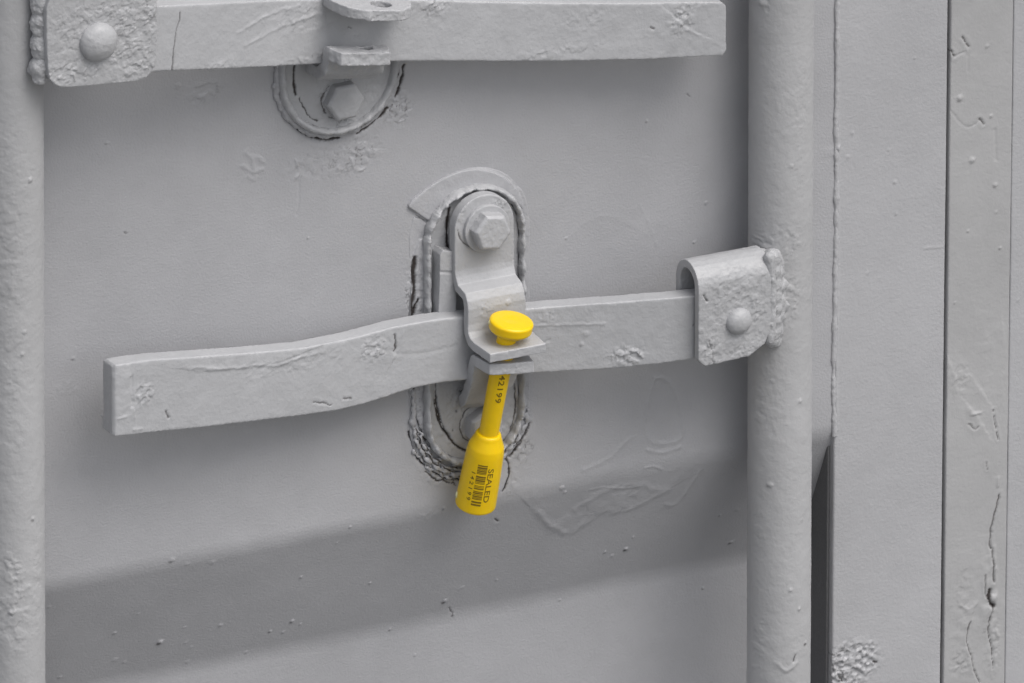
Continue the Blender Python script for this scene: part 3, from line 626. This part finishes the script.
link('hasp', hm.fuse(.36, 5, .22, 150, [('patch', (505, 212), 12, 14, .6, 330, .5), ('crack', arc_px(485.5, 227.5, 13.3, 185, 275), 1.4, .4, 1), ('crack', [(495, 216), (501, 217)], 1.8, .5, 2), ('patch', (466, 208), 10, 20, .4, 260, .05), ('dot', (502, 298), 3, .5), ('patch', (480, 305), 14, 8, .4, 260, .05), ('patch', (490, 325), 22, 10, .4, 260, .1)], -20, 450), M['iron'], catch)
hex_bolt(catch, 485.5, 227.5, -14, .0108, .0072, -.16, 460, .0130, .35)
# lower tab
yt0 = -46; xt = X_(512, -46); zt_ = Z_(490, 366.5, -46)
zb1 = Z_(472, 353, -28)
tp = [(-46, zt_), (-34, zt_+.0003), (-30, zt_+.0000), (-26.5, zt_-.0022), (-24, zt_-.006), (-17, zt_-.019), (-9, zt_-.030), (-3, zt_-.034)]
xc_ = X_(511, -46)
def tab(path, xc, tw, th, seed, skew=0):
    mb = MB(); n = len(path); rings = []
    for i, (y, z) in enumerate(path):
        a = path[max(i-1, 0)]; b_ = path[min(i+1, n-1)]
        t = Vector(((b_[0]-a[0])*.001, b_[1]-a[1])).normalized(); nn = Vector((t.y, -t.x))   # underside
        if nn.y > 0: nn = -nn
        hw = tw[i]/2*.001
        rings.append([Vector((xc-hw, y*.001, z+skew*hw)), Vector((xc+hw, y*.001, z-skew*hw)), Vector((xc+hw, y*.001+nn.x*th*.001, z+nn.y*th*.001-skew*hw)), Vector((xc-hw, y*.001+nn.x*th*.001, z+nn.y*th*.001+skew*hw))])
    mb.loft(rings); return mb
link('lower_tab', tab([(y, z-.0005) for y, z in tp], xc_+.0006, [26, 30, 30, 29, 28, 25, 22, 20], 6.2, 470, .12).fuse(.36, 7, .4, 170, [('patch', (500, 370), 30, 8, .4, 260, .1), ('patch', (474, 392), 16, 18, .5, 260, .9)], -40, 470), M['iron'], catch)
hex_bolt(catch, 481, 424, -2.2, .0105, .008, .5, 480)

# --- top catch
catch2 = thing('handle_catch', 'round-ended grey catch with an exposed hex bolt, below the top handle bar', 'catch', P(340, 138, 0), 'catches that hold the handles')
cx2 = X_(341, -5); zb2 = Z_(341, 73, -5); zt2 = zb2+.09
mb = MB(); mb.prism(stadium(cx2, zt2, zb2, .032), -3.5, 2)
link('base_plate', mb.fuse(.4, 5, .3, 110, [('crack', [(295, 62), (294, 82), (296, 95)], 2.4, .8, 1), ('crack', [(300, 98), (305, 112), (318, 122)], 1.8, .6, 4), ('patch', (345, 125), 30, 10, .6, 300, .5), ('patch', (375, 90), 18, 26, .4, 260, .1), ('patch', (325, 95), 12, 26, .5, 300, .3), ('patch', (345, 76), 20, 6, .8, 300, .8), ('crack', arc_px(341.5, 99, 11.2, 130, 215), 1.5, .5, 4), ('crack', arc_px(341.5, 99, 11.0, 235, 320), 1.3, .5, 4), ('crack', arc_px(341.5, 99, 12, 60, 90), 1.6, .5, 3)], -4, 500), M['iron'], catch2)
link('rim_bead', ring_mesh(cx2, zt2, zb2, .0322, .0021, -3.2, 3.6, 510, .5, .3, [('crack', arc_px(341, 73, 30.2, 200, 262), 2.0, .5, 3), ('crack', arc_px(341, 73, 33.6, 262, 345), 1.8, .5, 4)]), M['iron'], catch2)
link('seal_bead', ring_mesh(cx2-.0002, zt2, zb2-.0010, .0338, .0018, -1.0, 2.0, 515, 1.1, .8), M['sheet'], catch2)
hex_bolt(catch2, 341.5, 99, -3.5, .0108, .0066, .03, 520, None, .35)
mb = MB(); rc = random.Random(5)
for k in range(190):
    a = math.radians(183+178*k/190); t = .5+.5*math.sin(k*.11+.5); q = .0342+.0007*t+rc.uniform(-.0005, .0007)
    mb.ball(Vector((cx2+q*math.cos(a), -.0010, zb2+q*math.sin(a))), rc.uniform(.0011, .0015)+.0007*t*rc.random(), (1, .9, 1))
link('paint_crust', mb.fuse(.4, 3, .6, 300, [('crack', arc_px(341, 73, 35.4, 188, 262), 2.4, .6, 3), ('crack', arc_px(341, 73, 34.8, 290, 352), 2.4, .6, 4)], -2, 518, .15), M['sheet'], catch2)
zt_2 = Z_(333, 55, -46)-.0012; xc2 = X_(362, -46)
zt_2 -= .0010; xc2 = X_(367, -46)
tp2 = [(-46, zt_2), (-38, zt_2+.0003), (-34, zt_2), (-31, zt_2-.0024), (-29.5, zt_2-.006), (-27, zt_2-.0115), (-18, zt_2-.0165), (-3, zt_2-.018)]
def holed(mb, mbox, cyl_c, r, h):
    return mb
link('lower_tab', tab(tp2, xc2, [28, 34, 34, 34, 33, 33, 30, 28], 7.0, 530, .16).fuse(.36, 12, 1.1, 150, [], -40, 530, .06, [(Vector((xc2+.004, -.037, zt_2)), .0042, .02)]), M['iron'], catch2)
# hanging flange of the upper hasp, mostly above the photo
zf = Z_(336, 12, -48)-.0014; xf = X_(381, -48)
hp = [(-12, zf+.085), (-12, zf+.045), (-16, zf+.036), (-24, zf+.026), (-27, zf+.020), (-27, zf+.006), (-28, zf+.002), (-30, zf+.0002), (-34, zf), (-50, zf-.001)]
hp[-1:] = [(-38, zf), (-43, zf), (-48, zf), (-51.5, zf), (-54, zf)]
strip_mb = tab([(y, z) for y, z in hp][::-1], xf, [18, 28, 36, 41, 44, 45, 45, 44, 42, 38, 34, 34, 34, 34], 6.0, 540, .16)
link('hasp', strip_mb.fuse(.4, 10, .7, 160, [('patch', (375, 10), 30, 10, .5, 300, .2)], -40, 540, .06, [(Vector((xf+.003, -.043, zf)), .0055, .02)]), M['iron'], catch2)

# ------------------------------------------------------------------ yellow bolt seal
A = P(509.9, 320.5, -42.6); B = P(475.2, 504.5, -14)
ax = (B-A).normalized(); L = (B-A).length
tocam = (cam.location-A).normalized(); fv = (tocam-ax*tocam.dot(ax)).normalized(); rv = ax.cross(fv); 
if rv.dot(_R) < 0: rv = -rv
print('seal length mm', L*1000)
seal = thing('bolt_seal', 'bright yellow plastic bolt seal marked SEALED, hanging through the tabs of the middle catch', 'seal', B)
def lathe(prof, n=96):
    t = np.array([p[0] for p in prof]); r = np.array([p[1] for p in prof]); th = np.linspace(0, 2*math.pi, n+1)[:-1]
    TH, T = np.meshgrid(th, t); _, Rr = np.meshgrid(th, r)
    co = [A[i]+ax[i]*T+Rr*(fv[i]*np.cos(TH)+rv[i]*np.sin(TH)) for i in range(3)]
    return grid_mesh(co[0], co[1], co[2], None, True)
def dense(prof, step=.0004):
    out = []
    for (t0, r0), (t1, r1) in zip(prof[:-1], prof[1:]):
        n = max(1, int(math.hypot(t1-t0, r1-r0)/step))
        for k in range(n): out.append((t0+(t1-t0)*k/n, r0+(r1-r0)*k/n))
    out.append(prof[-1]); q = np.array(out)
    for _ in range(2): q[1:-1] = (q[:-2]+q[1:-1]*2+q[2:])/4
    return [tuple(v) for v in q]
mm = .001
HA = P(511.8, 320, -41); HB = P(508.3, 339.5, -39.2)
_A, _ax, _fv, _rv = A, ax, fv, rv
A = HA; ax = (HB-HA).normalized(); fv = (tocam-ax*tocam.dot(ax)).normalized(); rv = ax.cross(fv)
head = lathe(dense([(-.0*mm, 0.0001), (-.3*mm, 5*mm), (0.0*mm, 10.2*mm), (.3*mm, 11.2*mm), (.9*mm, 11.7*mm), (5.4*mm, 11.4*mm), (6.6*mm, 10.0*mm), (9.4*mm, 6.4*mm), (9.6*mm, .1*mm)]))
link('seal_head', head, M['yellow'], seal)
nub_head = HA+ax*2.6*mm+fv*(11.2*mm*math.cos(1.35))-rv*(11.2*mm*math.sin(1.35))*(1 if rv.dot(_R) > 0 else -1)
A, ax, fv, rv = _A, _ax, _fv, _rv
RS = 5.3*mm; TB = L-46*mm
shaft_o = link('seal_shaft', lathe(dense([(7.5*mm, .1*mm), (7.5*mm, RS*.93), (26*mm, RS*1.02), (L-41*mm, RS*.98), (L-41*mm, .1*mm)])), M['yellow'], seal)
bprof = dense([(TB, .1*mm), (TB, 6.2*mm), (TB+1.2*mm, 6.9*mm), (TB+2.5*mm, 7.2*mm), (TB+8*mm, 9.4*mm), (TB+11.5*mm, 9.9*mm), (TB+26*mm, 10.4*mm), (L-.9*mm, 10.8*mm), (L+.1*mm, 10.2*mm), (L+.3*mm, .1*mm)])
barrel = link('seal_barrel', lathe(bprof), M['yellow'], seal)
bt = np.array([p[0] for p in bprof]); br = np.array([p[1] for p in bprof])
def wrap_mesh(me, t0, phi0, R_of_t, lift=.00006):
    """lay a flat mesh (x along the axis, y around it; metres) on the turned surface"""
    bm = bmesh.new(); bm.from_mesh(me)
    bmesh.ops.triangulate(bm, faces=bm.faces[:])
    for _ in range(3):
        es = [e for e in bm.edges if e.calc_length() > .0006]
        if not es: break
        bmesh.ops.subdivide_edges(bm, edges=es, cuts=1); bmesh.ops.triangulate(bm, faces=bm.faces[:])
    for v in bm.verts:
        t = t0+v.co.x; r = R_of_t(t)+lift; a = phi0+v.co.y/r
        v.co = A+ax*t+fv*(r*math.cos(a))+rv*(r*math.sin(a))
    bm.to_mesh(me); bm.free(); return me
def text_mesh(s, h, stretch=1.0, gap=1.0):
    cu = bpy.data.curves.new('t', 'FONT'); cu.body = s; cu.size = h/.7; cu.space_character = gap; cu.resolution_u = 3; cu.offset = h*.022
    o = bpy.data.objects.new('t', cu); C.objects.link(o); dg = bpy.context.evaluated_depsgraph_get()
    me = bpy.data.meshes.new_from_object(o.evaluated_get(dg)); bpy.data.objects.remove(o)
    me.transform(Matrix.Diagonal((stretch, 1, 1, 1))); return me
def fit(me, length):
    xs = [v.co.x for v in me.vertices]; a, b = min(xs), max(xs); k = length/(b-a)
    for v in me.vertices: v.co.x = (v.co.x-a)*k
    return me
Rb = lambda t: float(np.interp(t, bt, br)) if t > TB+3*mm else 8*mm
# barrel print: word, bar code, number
o = link('lettering', wrap_mesh(fit(text_mesh('SEALED', 3.1*mm, 1), 21*mm), L-29.5*mm, .36, Rb), M['ink'], barrel)
o = link('serial_number', wrap_mesh(fit(text_mesh('142199', 2.2*mm, 1, 1.5), 17.5*mm), L-26*mm, -.50, Rb), M['ink'], barrel)
bm = bmesh.new(); x = 0; rb = random.Random(7); LEN = 25*mm
while x < LEN:
    w = rb.choice([.4, .55, .8, 1.1])*mm
    vs = [bm.verts.new((x+a*w, y, 0)) for a, y in ((0, -2.6*mm), (1, -2.6*mm), (1, 2.6*mm), (0, 2.6*mm))]; bm.faces.new(vs)
    x += w+rb.choice([.3, .4, .6, 1.1])*mm
me = bpy.data.meshes.new('bc'); bm.to_mesh(me); bm.free()
o = link('barcode', wrap_mesh(me, L-31.5*mm, .03, Rb), M['ink'], barrel)
o = link('serial_number', wrap_mesh(fit(text_mesh('142199', 3.1*mm, 1, 1.1), 20*mm), 28.5*mm, .05, lambda t: RS*1.022), M['ink'], shaft_o)
def nub(c, sz, par):
    mb = MB(); mb.ball(c, sz, (.8, .8, 1.3)); link('pale_nub', mb.fuse(.2, 1, .05, 300), M['nub'], par)
nub(A+ax*(L-5.5*mm)+fv*(10.4*mm*math.cos(1.35))-rv*(10.1*mm*math.sin(1.35)), 1.7*mm, barrel)
nub(nub_head, 1.2*mm, bpy.data.objects['seal_head'])  # pale nub added as the small white highlight at the head's left edge
